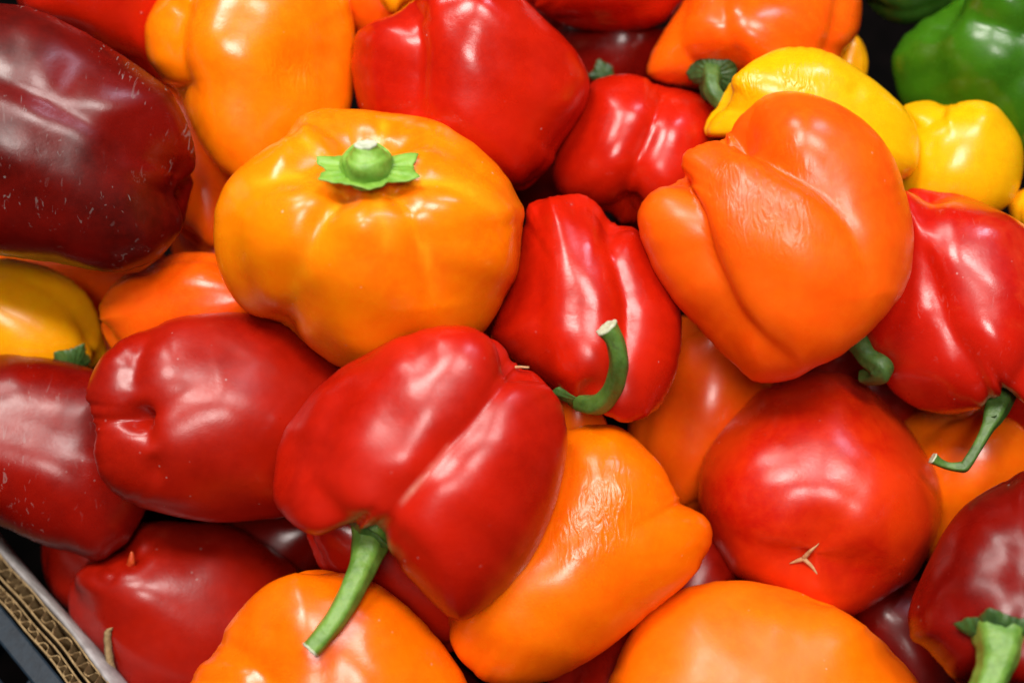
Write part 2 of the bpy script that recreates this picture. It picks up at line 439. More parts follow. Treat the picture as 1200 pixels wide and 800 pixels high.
# 7
pepper('amber', 10, [(250,267),(253,240),(267,209),(287,189),(314,169),(331,159),(340,146),(354,134),(381,126),(404,127),(428,128),(451,131),(474,133),(508,140),(535,154),(562,172),(589,199),(606,226),(615,250),(611,285),(606,322),(592,349),(579,373),(560,396),(520,420),(470,432),(430,436),(397,430),(378,420),(354,400),(338,384),(324,379),(304,375),(287,365),(270,346),(257,319),(251,292)],
  (0,.87,.5), 'amber pepper seen from above with a short star-shaped green stem cap', 90, round=.75, dim=.80, W=178, L=150, T=160, c=(432,280),
  grooves=[(-52,.10,.3),(-15,.035,.3),(30,.03,.3),(78,.05,.3),(140,.08),(-120,.10)], lump=1.0,
  creases=[([(396,214),(370,255),(348,320),(330,384)],24,30,7,2),([(468,214),(488,250),(504,300),(512,360)],22,24,7,2),([(415,218),(408,245),(402,290)],13,5,6,2),
   ([(440,218),(449,250),(455,310)],13,4,6,2),([(485,198),(545,215),(606,268)],24,20,8,2),([(385,200),(330,200),(270,225)],24,20,8,2),([(338,146),(362,165),(395,184)],20,14,6),([(452,130),(447,150),(440,175)],16,6,6)], pale=[[(396,214),(370,255),(348,320),(334,370)],[(468,214),(488,250),(504,300),(512,360)],[(485,198),(545,215),(600,262)],[(385,200),(330,200),(280,222)],[(440,218),(449,250),(455,300)],[(395,184),(362,165),(340,148)],[(440,175),(447,150),(452,132)]], palew=7,
  dents=[(412,262,26,-7),(492,248,22,-5),(300,225,34,-5),(560,230,34,-4)])
P7 = PEP[-1]
# 8
pepper('red', -30, [(692,98),(710,89),(737,86),(756,90),(772,99),(800,103),(828,115),(848,150),(845,200),(820,240),(790,262),(760,270),(745,262),(735,261),(728,262),(714,250),(690,245),(660,232),(648,212),(646,190),(655,155),(670,125)],
  (.12,.85,-.45), 'red pepper with a dimpled blossom end, between two red ones and the dark green calyx', 60, bot=.75, taper=.15, T=95, grooves=[(100,.1),(180,.12)],
  creases=[([(728,258),(733,225),(748,190),(765,150),(778,108)],26,17,6)], dents=[(728,256,12,10)])
# 9
pepper('red', -40, [(600,-30),(606,-6),(636,16),(655,27),(680,34),(720,38),(754,35),(776,28),(793,12),(805,-15),(790,-80),(700,-110),(620,-90)],
  (.8,.5,.1), 'red pepper cut by the top edge right of the big red one', 50)
pepper('darkred', -90, [(645,40),(680,15),(740,15),(790,40),(800,90),(770,130),(720,140),(665,120),(640,80)], (.5,.8,.1),
  'dark red pepper in shadow under the red one at the top edge', 30)
# 11
pepper('redorange2', -30, [(757,84),(762,60),(775,38),(789,18),(800,2),(820,-30),(880,-55),(950,-55),(995,-30),(1010,0),(1009,30),(1002,48),(988,64),(970,90),(920,110),(870,112),(830,108),(790,104),(768,98)],
  (-.45,-.62,.5), 'red-orange pepper at the top with its dark green calyx turned to the viewer', 58, W=120, L=112, T=100, dim=.95,
  grooves=[(-80,.1),(80,.1),(180,.15)], creases=[([(850,-40),(845,10),(858,60)],20,10,6),([(990,-10),(983,30),(970,60)],14,9,4)])
pepper('gold', -100, [(975,60),(990,35),(1008,45),(1017,70),(1012,95),(990,110),(970,95)], (.2,1,0),
  'narrow shaded edge of a yellow pepper below the red-orange one at the top right', 28)
# 12
pepper('yellow', -5, [(825,150),(830,134),(840,122),(848,108),(861,87),(878,73),(898,62),(921,55),(948,55),(975,62),(1002,78),(1033,100),(1060,124),(1075,147),(1079,175),(1072,200),(1050,215),(1000,212),(950,200),(900,180),(865,168),(840,165),(828,162)],
  (-.88,.42,.1), 'long glossy yellow pepper lying behind the large red-orange one', 62, taper=-.1, T=62, dim=.95, round=.5, grooves=[(-100,.1),(110,.1),(180,.1)],
  dents=[(1005,105,12,3)], wr=[(870,92,28,330,.3),(945,85,38,330,.3)])
# 13
pepper('yellow', -25, [(1056,128),(1066,120),(1080,117),(1094,117),(1112,122),(1131,117),(1151,117),(1169,125),(1186,145),(1197,165),(1200,190),(1195,219),(1181,241),(1150,258),(1100,262),(1060,245),(1040,205),(1042,160)],
  (.15,.95,-.2), 'smooth yellow pepper at the right edge below the green one', 55, round=.5, T=75, grooves=[(120,.05),(180,.1)], creases=[([(1116,118),(1098,132),(1078,143),(1050,150)],16,10,4)], dents=[(1156,140,18,-3)])
# 14
pepper('green', -70, [(1047,60),(1074,28),(1110,6),(1140,-20),(1180,-50),(1250,-50),(1300,0),(1310,90),(1270,160),(1200,185),(1120,180),(1065,135),(1048,97)],
  (-.3,.9,.1), 'bright green pepper in the top right corner', 45, T=110, creases=[([(1130,-20),(1143,15),(1160,22),(1200,35)],22,14,6),([(1200,90),(1160,130),(1120,180)],24,8,9)])
pepper('darkgreen', -90, [(1000,-30),(1020,8),(1040,24),(1065,29),(1095,20),(1118,2),(1120,-40),(1060,-70)], (.9,.3,0),
  'dark green pepper at the top edge left of the bright green one', 40)
pepper('gold', -60, [(1181,241),(1188,228),(1200,221),(1230,215),(1260,240),(1250,275),(1215,285),(1190,265)], (.5,.8,0),
  'corner of a golden pepper at the right edge above the scarred red one', 50)
# 17
pepper('redorange', 15, [(849,159),(856,146),(868,131),(891,113),(915,107),(945,109),(979,120),(1009,138),(1036,165),(1053,196),(1063,230),(1070,262),(1071,292),(1068,319),(1057,346),(1043,364),(1030,379),(1016,393),(1003,404),(986,417),(959,430),(935,444),(908,449),(881,446),(861,430),(834,403),(817,383),(798,364),(776,335),(760,305),(749,275),(747,250),(755,229),(772,214),(794,209),(795,192),(803,178),(820,167),(836,161)],
  (.62,-.78,-.1), 'large red-orange pepper with three lobes and a stubby green stem', 92, T=135, dim=.85, grooves=[(-150,.15),(120,.12),(180,.1)],
  creases=[([(864,158),(888,166),(915,184),(952,206),(979,232),(1000,262),(1015,300),(1022,345)],36,38,5,2,1),([(794,212),(808,250),(822,300),(836,328),(861,372),(895,405),(935,430)],28,32,4,2,-1)], wr=[(895,225,85,300,.22),(980,255,45,260,.08)])
P17 = PEP[-1]
# 18
pepper('crackred', -20, [(1050,232),(1062,221),(1087,221),(1114,224),(1141,232),(1171,246),(1200,263),(1240,300),(1258,370),(1245,440),(1215,478),(1195,476),(1182,462),(1165,468),(1150,480),(1124,486),(1097,484),(1070,476),(1045,458),(1030,438),(1010,410),(1005,360),(1030,290)],
  (.42,-.9,.05), 'glossy red pepper with blistered skin at the right edge and a thin bent stem', 74, T=112, dim=.8, grooves=[(130,.12),(180,.1)],
  creases=[([(1075,240),(1085,300),(1105,370),(1135,425),(1165,470)],26,16,8),([(1240,330),(1225,400),(1190,470)],20,12,6)])
P18 = PEP[-1]
# 19
pepper('red', -15, [(615,245),(622,238),(636,232),(660,228),(681,227),(695,231),(706,241),(713,253),(722,262),(740,265),(755,278),(775,310),(792,345),(799,372),(799,402),(794,434),(781,467),(760,487),(732,497),(712,492),(696,482),(680,474),(655,462),(625,440),(590,415),(575,395),(580,370),(594,340),(604,300)],
  (.22,-.95,.15), 'red pepper in the middle with a curved green stem rising from its lower end', 80, T=95, dim=.72, grooves=[(130,.12),(-130,.1),(180,.1)],
  creases=[([(708,236),(716,260),(724,290),(733,320),(741,352),(739,400),(728,450),(715,475)],24,17,5),([(626,250),(632,300),(628,360),(632,410),(652,450)],22,8,8)], dents=[(690,462,20,12)])
P19 = PEP[-1]
# 20
pepper('gold', -45, [(-90,350),(-60,315),(0,302),(27,305),(57,313),(84,328),(105,348),(116,372),(123,396),(126,415),(112,432),(80,440),(30,445),(-50,435),(-90,400)],
  (.75,-.6,-.2), 'dull yellow pepper at the left edge under the maroon one', 45, T=65, creases=[([(120,385),(105,405),(88,425)],14,8,4)])
P20 = PEP[-1]
# 21
pepper('redorange2', -40, [(116,360),(119,349),(128,337),(145,322),(169,315),(182,306),(203,297),(230,295),(262,298),(300,320),(315,365),(290,400),(240,415),(180,420),(140,415),(125,400),(118,380)],
  (.98,.1,.1), 'orange pepper wedged between the dull yellow one and the amber one', 50, T=58, creases=[([(150,352),(200,345),(280,348)],18,4,8)])
# 22
pepper('deepred', 0, [(354,385),(330,372),(287,366),(257,366),(216,370),(196,375),(182,382),(159,388),(137,400),(119,417),(105,443),(99,468),(103,486),(110,503),(108,525),(111,541),(118,560),(135,580),(159,593),(189,602),(219,608),(257,612),(304,610),(340,604),(380,570),(405,520),(405,450),(385,410)],
  (.93,.04,-.35), 'red pepper lying on its side with a deep dimple at its left end', 75, bot=.72, T=118, taper=.08, dim=.8, grooves=[(-120,.12),(120,.12),(180,.1)],
  creases=[([(150,491),(165,484),(190,470),(215,458),(260,444)],22,12,7,2),([(104,492),(125,493),(152,490)],14,14,4),([(157,492),(166,512),(176,540),(178,555)],12,8,5),([(172,392),(158,415),(150,440)],18,8,6)],
  dents=[(153,488,13,16),(172,530,10,-5)])
# 23
pepper('dusty', -15, [(-100,470),(-60,428),(0,415),(34,417),(67,421),(108,431),(140,445),(170,480),(182,530),(180,580),(168,604),(152,632),(135,646),(111,658),(78,648),(51,640),(27,629),(0,616),(-50,600),(-95,550)],
  (-.95,.15,0), 'long dusty dark red pepper at the left edge above the cardboard box side', 70, T=95, grooves=[(-90,.1),(100,.12),(180,.1)], creases=[([(-40,480),(60,500),(140,520)],40,6,14)])
# 24
pepper('deepred', -25, [(80,719),(80,695),(87,675),(102,657),(122,644),(142,636),(150,626),(163,614),(185,609),(219,612),(257,613),(290,625),(321,644),(351,668),(372,715),(350,790),(290,845),(210,855),(155,830),(134,800),(115,771),(95,747),(85,733)],
  (.80,-.45,-.30), 'deep red pepper beside the cardboard edge with a tiny orange blossom tip', 60, round=.5, bot=.80, T=110, taper=.15, grooves=[(-120,.12),(125,.12),(180,.1)],
  creases=[([(124,664),(134,669),(133,680),(124,684),(115,680),(114,670),(121,664)],3.5,2.4,1.5),([(154,655),(172,640),(185,620),(190,600)],14,8,6)], dents=[(154,652,9,4),(160,690,40,-8)])
P24 = PEP[-1]
# 25
pepper('front', 45, [(400,430),(434,411),(467,394),(501,383),(528,380),(552,383),(575,394),(594,410),(606,426),(623,434),(643,451),(657,471),(664,496),(665,530),(656,574),(643,614),(623,655),(596,689),(569,714),(545,726),(525,725),(501,706),(474,675),(455,648),(445,630),(436,620),(420,621),(403,616),(396,624),(378,631),(358,628),(338,614),(324,595),(319,573),(321,550),(325,526),(334,501),(348,481),(371,454)],
  (-.64,-.77,-.12), 'big bright red pepper lying on top with a long green stem pointing down', 100, T=128, dim=.72, grooves=[(110,.14),(180,.1),(-110,.08)],
  creases=[([(612,420),(598,436),(562,488),(530,520),(500,556),(466,596),(445,632)],34,19,4),([(475,395),(430,425),(390,470),(360,520),(350,560),(372,590),(400,622)],28,15,11)], pale=[(530,522),(513,542),(497,561),(480,579),(464,597)])
P25 = PEP[-1]
# 26
pepper('orangewr', 0, [(635,540),(650,510),(672,500),(697,496),(721,498),(744,511),(766,533),(781,552),(790,570),(799,586),(815,594),(828,605),(835,622),(834,640),(822,664),(801,689),(771,712),(738,739),(704,766),(670,787),(643,799),(600,806),(569,799),(549,783),(532,763),(524,738),(530,690),(560,630),(600,580)],
  (-.72,-.68,.0), 'large orange pepper with a wrinkled patch, half under the big bright red one', 82, round=.5, T=112, taper=.05, grooves=[(120,.1),(180,.1),(-120,.1)],
  dents=[(700,560,50,-3)], wr=[(695,600,75,330,.25),(735,575,50,300,.16)])
P26 = PEP[-1]
pepper('orange', -30, [(648,475),(651,461),(659,456),(672,459),(690,468),(703,481),(712,498),(715,525),(690,550),(655,545),(640,510)],
  (0,1,.1), 'small rounded top of an orange pepper just below the curved stem', 78, T=38, grooves=[(180,.1)])
# 27
pepper('orange', 0, [(212,810),(220,798),(233,777),(247,765),(258,752),(263,738),(272,725),(290,703),(311,685),(338,673),(368,667),(400,670),(437,681),(468,702),(498,729),(525,760),(548,795),(560,840),(520,900),(440,930),(330,930),(250,900),(210,850)],
  (.25,-.95,.0), 'orange pepper at the bottom edge beneath the long green stem', 78, T=112, grooves=[(120,.12),(180,.1),(-120,.12)],
  creases=[([(250,760),(285,775),(320,810),(340,860)],26,8,8),([(400,668),(395,720),(400,800)],34,6,12)], dents=[(318,735,14,3),(300,790,20,5)])
# 28
pepper('orangesoft', 5, [(712,812),(722,775),(738,742),(760,713),(788,694),(826,682),(868,679),(910,686),(960,701),(1002,723),(1042,757),(1080,802),(1095,860),(1040,930),(930,950),(800,940),(730,890)],
  (-.7,-.65,.1), 'broad smooth orange pepper cut by the bottom edge right of centre', 77, round=.5, T=125, grooves=[(-70,.05),(60,.05),(180,.1)], dents=[(950,745,35,5),(1000,770,25,-4)])
# 29
pepper('tomato', -10, [(827,532),(840,511),(867,481),(891,458),(930,440),(960,434),(986,437),(1010,447),(1036,470),(1060,495),(1083,527),(1098,554),(1104,587),(1100,621),(1087,651),(1070,678),(1043,696),(1016,714),(990,723),(955,720),(918,704),(885,688),(860,672),(844,647),(830,624),(820,597),(819,560)],
  (.26,.44,-.86), 'round tomato-red pepper with a small pale star-shaped scar on its blossom end', 76, round=.8, W=143, L=125, T=125, bot=.97, grooves=[(-120,.03),(0,.03,.3),(120,.03)], taper=.1, lump=.7, wear=0,
  creases=[([(925,440),(940,520),(945,600),(945,650)],34,4,16),([(945,655),(1010,640),(1080,600)],34,4,16)], dents=[(944,655,12,3)])
P29 = PEP[-1]
# 30
pepper('orange', -60, [(1040,520),(1062,490),(1090,479),(1130,477),(1170,484),(1200,503),(1228,550),(1215,620),(1170,665),(1110,665),(1060,635),(1038,575)],
  (.3,.9,.1), 'orange pepper in the gap under the thin bent stem at the right', 50, T=80)
# 31
pepper('darkred', 10, [(1070,752),(1064,736),(1063,718),(1069,695),(1080,672),(1094,645),(1107,621),(1127,595),(1154,575),(1178,562),(1200,550),(1255,540),(1310,590),(1325,690),(1290,790),(1230,840),(1160,832),(1118,798),(1092,768)],
  (-.25,-.8,.45), 'dark red pepper in the lower right corner with a thick green stem pointing down', 78, T=115, dim=.8, grooves=[(120,.07),(180,.1),(-120,.05)],
  creases=[([(1105,650),(1112,700),(1130,745)],20,4,8),([(1195,640),(1190,690),(1180,740)],26,7,8)])
P31 = PEP[-1]
# 32
pepper('redorange2', -70, [(735,515),(745,470),(775,400),(800,370),(860,395),(905,440),(900,520),(860,590),(810,600),(765,575),(738,545)],
  (.3,.9,0), 'shaded orange pepper deep in the gap left of the tomato-red one', 40, T=70)
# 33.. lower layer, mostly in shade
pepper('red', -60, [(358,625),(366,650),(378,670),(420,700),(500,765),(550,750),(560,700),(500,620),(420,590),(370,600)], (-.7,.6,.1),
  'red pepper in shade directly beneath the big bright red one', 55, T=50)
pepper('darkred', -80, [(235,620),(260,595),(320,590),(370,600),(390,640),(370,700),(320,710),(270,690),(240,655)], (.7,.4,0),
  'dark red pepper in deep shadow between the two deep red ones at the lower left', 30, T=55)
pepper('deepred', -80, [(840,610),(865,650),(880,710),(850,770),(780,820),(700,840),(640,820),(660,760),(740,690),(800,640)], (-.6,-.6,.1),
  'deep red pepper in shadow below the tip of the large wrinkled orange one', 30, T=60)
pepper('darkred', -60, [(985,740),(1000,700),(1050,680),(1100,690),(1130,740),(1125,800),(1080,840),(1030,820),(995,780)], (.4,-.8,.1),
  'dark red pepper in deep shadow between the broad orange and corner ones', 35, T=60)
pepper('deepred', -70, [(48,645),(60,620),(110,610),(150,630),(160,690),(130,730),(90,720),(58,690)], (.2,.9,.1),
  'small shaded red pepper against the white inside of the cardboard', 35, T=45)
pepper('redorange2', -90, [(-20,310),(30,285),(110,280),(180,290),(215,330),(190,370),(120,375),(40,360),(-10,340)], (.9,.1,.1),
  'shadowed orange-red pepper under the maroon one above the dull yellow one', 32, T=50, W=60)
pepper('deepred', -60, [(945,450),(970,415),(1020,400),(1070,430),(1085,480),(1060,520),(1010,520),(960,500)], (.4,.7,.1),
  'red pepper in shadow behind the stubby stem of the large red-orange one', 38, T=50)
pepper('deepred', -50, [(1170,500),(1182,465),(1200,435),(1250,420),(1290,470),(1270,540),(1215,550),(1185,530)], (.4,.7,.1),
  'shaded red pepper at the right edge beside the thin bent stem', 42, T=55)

# ---------------------------------------------------------------- let the heap settle: each pepper sinks until it clears those on top of it
G = 12; GX, GY = 150, 120
def maps(p, nu=46, nt=60):
    X, F, cr, zc = build_cam(p, nu, nt)
    cx, cy = p['c']; d = zc - X[:, 2]
    px = ((cx-600)/FP*zc + X[:, 0]) / d * FP + 600; py = 400 - (-(cy-400)/FP*zc + X[:, 1]) / d * FP
    ix = np.clip(((px + 300) / G).astype(int), 0, GX-1); iy = np.clip(((py + 300) / G).astype(int), 0, GY-1)
    h = (D0 - d) * FP / D0
    top = np.full((GX, GY), -1e9); bot = np.full((GX, GY), 1e9)
    np.maximum.at(top, (ix, iy), h); np.minimum.at(bot, (ix, iy), h)
    return top, bot
SQUASH = 22
done = []
for p in sorted(PEP, key=lambda q: -q['layer']):
    z = p['cap'] - .26 * (400 - p['c'][1]) * (1 if p['c'][1] < 400 else .55) + (0 if p['layer'] >= 60 else 0)
    p['z'] = z
    top, bot = maps(p)
    sh = 0
    for q, qt, qb in done:
        ov = (top > -1e8) & (qb < 1e8)
        if ov.sum() > 1:
            need = (top - qb)[ov]
            sh = max(sh, np.percentile(need, 94) - SQUASH)
    p['z'] = z - sh
    done.append((p, top - sh, bot - sh))
    print('settle', p['mat'], [int(v) for v in p['c']], 'z', round(p['z']), 'sunk', round(sh))

for p in PEP:
    big = p['layer'] >= 55
    X, F, cr, zc = build_cam(p, 118 if big else 72, 150 if big else 90)
    Wd = X @ BASIS
    p['loc'] = unproj(p['c'][0], p['c'][1], zc)
    hasparts = p.get('parts')
    p['V'] = Wd; p['F'] = F; p['cr'] = cr; p['zc'] = zc

def local_pt(p, px, py, dz):
    d = p['zc'] - dz * p['zc'] / FP
    return unproj(px, py, d) - p['loc']
def tube(name, p, pts, mat, parent, ribs=5, ribamp=.08, n=10, ns=20, cap=None, seed=1, twist=.6):
    """pts: (px,py,dz,r px)"""
    q = catmull([(*local_pt(p, x, y, z), r * p['zc'] / FP) for x, y, z, r in pts], n)
    V = []; F = []
    T0 = None; up = np.array([.3, .2, .9])
    rng = random.Random(seed); ph = [rng.uniform(0, 6.28) for _ in range(6)]
    m = len(q)
    for i in range(m):
        t = q[min(i+1, m-1), :3] - q[max(i-1, 0), :3]; t /= np.linalg.norm(t)
        up = up - t * (up @ t); up /= np.linalg.norm(up); s = np.cross(t, up)
        for j in range(ns):
            a = 2*math.pi*j/ns; f = i/(m-1)
            r = q[i, 3] * (1 + ribamp*math.cos(ribs*a + twist*f*3 + ph[0]) + .05*math.sin(2*a+ph[1]+f*4) + .04*math.sin(9*f+ph[2]+a) + .02*math.sin(31*f+ph[3]+3*a))
            V.append(q[i, :3] + (up*math.cos(a) + s*math.sin(a)) * r)
    for i in range(m-1):
        for j in range(ns):
            k = (j+1) % ns; F.append((i*ns+j, i*ns+k, (i+1)*ns+k, (i+1)*ns+j))
    V.append(q[0, :3]); F += [(len(V)-1, (j+1) % ns, j) for j in range(ns)]
    e = (m-1)*ns; V.append(q[-1, :3]); F += [(len(V)-1, e+j, e+(j+1) % ns) for j in range(ns)]
    o = link_mesh(name, V, F, mat, parent)
    if cap:
        t = q[-1, :3] - q[-3, :3]; t /= np.linalg.norm(t); cv = []; cf = []; rr = q[-1, 3]
        base = q[-1, :3]
        ring = np.array(V[e:e+ns]) - base
        prof = [(1.0, -.10), (1.04, .06), (.94, .16), (.72, .10), (.45, .12), (.25, .05)]
        for (kr, kz) in prof:
            for j in range(ns): cv.append(base + ring[j]*kr + t*rr*(kz + .05*math.sin(j*1.7+kr*9)))
        for i in range(len(prof)-1):
            for j in range(ns):
                k = (j+1) % ns; cf.append((i*ns+j, i*ns+k, (i+1)*ns+k, (i+1)*ns+j))
        cv.append(base + t*rr*.02); b0 = (len(prof)-1)*ns
        cf += [(len(cv)-1, b0+j, b0+(j+1) % ns) for j in range(ns)]
        link_mesh('cut_end', cv, cf, cap, o)
    return o
def calyx(p, px, py, dz, r, nrm, mat, parent, lobes=5, cup=.25, amp=.22, seed=1, dome=.15, edge_up=0.0, sq=1.0):
    n = np.array(nrm, float); n /= np.linalg.norm(n)
    a = np.array([1., .13, 0]); a -= n*(a @ n); a /= np.linalg.norm(a); b = np.cross(n, a)
    K = p['zc']/FP; c0 = np.array(local_pt(p, px, py, dz)); rng = random.Random(seed)
    lo = [rng.uniform(.75, 1.15) for _ in range(lobes)]; ph = rng.uniform(0, 6.28)
    nr, na = 14, 96; V = []; F = []
    def layer(off):
        base = len(V)
        for i in range(nr):
            f = (i+1)/nr
            for j in range(na):
                th = 2*math.pi*j/na; x = (th*lobes/(2*math.pi)) % 1; li = int(th*lobes/(2*math.pi)) % lobes
                spike = (1-abs(2*x-1))**1.5
                edge = 1 - amp + amp*1.6*spike*lo[li] + .03*math.sin(9*th+ph) + .02*math.sin(23*th)
                rr = r*(f*(1-f*f*.0))*(1 + (edge-1)*f**2)
                h = r*(dome*(1-f*f) - cup*f*f + edge_up*f**4*spike + .016*math.sin(17*th+ph)*f*(1.2-f)*2 + .02*math.sin(7*th+2*ph)*f) - off*(1-.7*f**3)
                p3 = a*math.cos(th)*rr + b*math.sin(th)*rr*sq + n*h
                V.append(c0 + (p3 @ BASIS) * K)
        V.append(c0 + ((n*(r*dome-off)) @ BASIS) * K)
        return base
    b1 = layer(0); b2 = layer(r*.10)
    for base, fl in ((b1, 0), (b2, 1)):
        cidx = base + nr*na
        for j in range(na):
            k = (j+1) % na
            f3 = (cidx, base+j, base+k); F.append(f3 if not fl else f3[::-1])
            for i in range(nr-1):
                q4 = (base+i*na+j, base+(i+1)*na+j, base+(i+1)*na+k, base+i*na+k); F.append(q4 if not fl else q4[::-1])
    for j in range(na):
        k = (j+1) % na; F.append((b1+(nr-1)*na+j, b2+(nr-1)*na+j, b2+(nr-1)*na+k, b1+(nr-1)*na+k))
    return link_mesh('calyx', V, F, mat, parent)

def front_dz(p, px, py):
    """height of the front surface over the body centre at a photo position"""
    zc = p['zc']; Vc = np.asarray(p['V']) @ BASIS.T
    d = zc - Vc[:, 2]; cx, cy = p['c']
    x = ((cx-600)/FP*zc + Vc[:, 0])/d*FP + 600; y = 400 - (-(cy-400)/FP*zc + Vc[:, 1])/d*FP
    m = (np.hypot(x-px, y-py) < 9) & (Vc[:, 2] > 0)
    return (Vc[m, 2].max() if m.any() else 0) * FP / zc
MATS = {}
def skin_of(p):
    if p.get('wr'):
        wl = []
        for (x, y, r, sc, st) in p['wr']:
            q = local_pt(p, x, y, front_dz(p, x, y)); wl.append((q[0], q[1], q[2], r*p['zc']/FP, sc, st))
        return SK[p['mat']](wrinkle=wl)
    if p['mat'] not in MATS: MATS[p['mat']] = SK[p['mat']]()
    return MATS[p['mat']]
def make(p, parts=False):
    p['obj_mat'] = skin_of(p)
    if parts:
        e = bpy.data.objects.new('bell_pepper', None); C.objects.link(e); e.location = p['loc']; e.empty_display_size = .02
        tag(e, p['label'], 'pepper', GH)
        link_mesh('body', p['V'], p['F'], p['obj_mat'], e, attrs={'crease': p['cr']})
        return e
    o = link_mesh('bell_pepper', p['V'], p['F'], p['obj_mat'], None, p['loc'], attrs={'crease': p['cr']})
    return tag(o, p['label'], 'pepper', GH)
def find(cx, cy):
    return min(PEP, key=lambda q: np.hypot(q['c'][0]-cx, q['c'][1]-cy))
P11 = [q for q in PEP if 'calyx turned' in q['label']][0]
P10 = [q for q in PEP if 'shadow under the red one at the top edge' in q['label']][0]
special = {id(q) for q in (P7, P10, P11, P17, P18, P19, P20, P24, P25, P29, P31)}
for p in PEP:
    if id(p) not in special: make(p)

e = make(P7, True)
h = front_dz(P7, 431, 204)
calyx(P7, 432, 199, h-3, 58, (.03, .72, .70), M['stemlight'], e, lobes=6, cup=-.02, amp=.2, seed=12, dome=.04, edge_up=.06, sq=.62)
tube('stem', P7, [(430, 198, h-6, 29), (430, 193, h, 29), (430, 188, h+6, 26), (429.5, 181, h+10, 19.5), (428.5, 174, h+14, 13), (428, 170, h+16, 11.5)], M['stemlight'], e, ribs=5, ribamp=.03, cap=M['cutwhite'], ns=28)
e = make(P25, True)
calyx(P25, 426, 626, -2, 38, (-.6, -.75, .05), M['stemdark'], e, lobes=5, cup=.3, seed=2)
tube('stem', P25, [(437, 615, -5, 26), (433, 638, 6, 22), (425, 662, 22, 17), (413, 688, 38, 15), (400, 714, 52, 13.5), (384, 738, 62, 12), (364, 761, 70, 11)], M['stem'], e, cap=M['cut'])
h = front_dz(P25, 606, 432)
tube('blossom_tip', P25, [(604, 430, h - 3, 1.8), (612, 430, h, 1.5), (620, 430.5, h, 1.1)], M['scar'], e, ns=10)
e = make(P19, True)
calyx(P19, 684, 464, 62, 34, (.15, -.8, .6), M['stemdark'], e, lobes=5, cup=.3, seed=3)
tube('stem', P19, [(684, 468, 55, 15), (699, 474, 78, 12), (714, 463, 100, 10.5), (723, 443, 122, 10.5), (725, 420, 138, 10.5), (720, 398, 146, 10.5), (711, 384, 150, 12.5)], M['stemmid'], e, cap=M['cut'])
e = make(P17, True)
calyx(P17, 1012, 392, -70, 26, (.6, -.7, -.2), M['stemdark'], e, lobes=5, cup=.2, seed=5)
tube('stem', P17, [(992, 382, -60, 18), (1006, 402, -45, 14), (1017, 420, -30, 12), (1031, 430, -20, 14), (1030, 438, -28, 13), (1012, 441, -48, 10)], M['stemdark'], e)
e = make(P18, True)
calyx(P18, 1162, 490, 44, 13, (.4, -.85, .3), M['calyxdark'], e, lobes=6, cup=.1, amp=.35, seed=6, edge_up=.3)
tube('stem', P18, [(1177, 456, 28, 15), (1170, 474, 36, 14), (1164, 488, 43, 11.5), (1157, 502, 50, 7.5), (1145, 524, 54, 6), (1132, 544, 55, 6.5), (1126, 547, 55, 6.2), (1112, 546, 54, 4.6), (1101, 542, 54, 5), (1093, 537, 54, 6.8)], M['stemmid'], e, cap=M['cut'], ribamp=.14, ribs=4)
e = make(P31, True)
h = front_dz(P31, 1168, 752)
calyx(P31, 1169, 748, h - 6, 42, (-.2, -.75, .6), M['calyxdark'], e, lobes=5, cup=.25, seed=7)
tube('stem', P31, [(1172, 744, h - 8, 30), (1170, 762, h + 4, 24), (1164, 784, h + 14, 19), (1155, 808, h + 24, 17), (1140, 845, h + 36, 17)], M['stem'], e, cap=M['cut'], ribamp=.1)
e = make(P11, True)
h = front_dz(P11, 838, 84)
calyx(P11, 836, 86, h+2, 31, (-.3, -.4, .85), M['calyxdark'], e, lobes=5, cup=.15, amp=.2, seed=8, edge_up=.1)
tube('stem', P11, [(836, 84, h, 13), (834, 94, h+12, 10), (835, 107, h+20, 9.5), (847, 122, h+18, 9)], M['stemdark'], e)
e = make(P10, True)
h = front_dz(P10, 708, 86)
calyx(P10, 708, 87, h, 16, (.1, -.3, .9), M['calyxdark'], e, lobes=5, cup=.1, seed=21)
e = make(P20, True)
calyx(P20, 84, 428, 38, 26, (.5, -.6, .5), M['stemdark'], e, lobes=5, cup=.2, seed=9)
e = make(P24, True)
V0 = P24
h = front_dz(P24, 154, 655)
tube('blossom_tip', P24, [(153, 662, h-5, 4.5), (154, 657, h-1, 4), (154.5, 650, h+1, 2.6), (154, 646, h+2, 1.2)], M['tipred'], e, ns=12)
e = make(P29, True)
sc = bpy.data.objects
def arm(pts):
    tube('blossom_scar', P29, [(x, y, front_dz(P29, x, y) - 1.7 - (r < 1)*1.0, r*.66) for x, y, r in pts], M['scar'], e, ns=8, n=5)
arm([(942, 653, 4.5), (950, 645, 3.2), (956, 640, 1.5), (960, 636, .5)])
arm([(943, 654, 4.5), (934, 657, 3.0), (928, 659, 1.6), (925, 660, .5)])
arm([(943, 655, 4.5), (950, 662, 3.4), (956, 670, 2.0), (960, 676, .6)])

# ---------------------------------------------------------------- box and crate

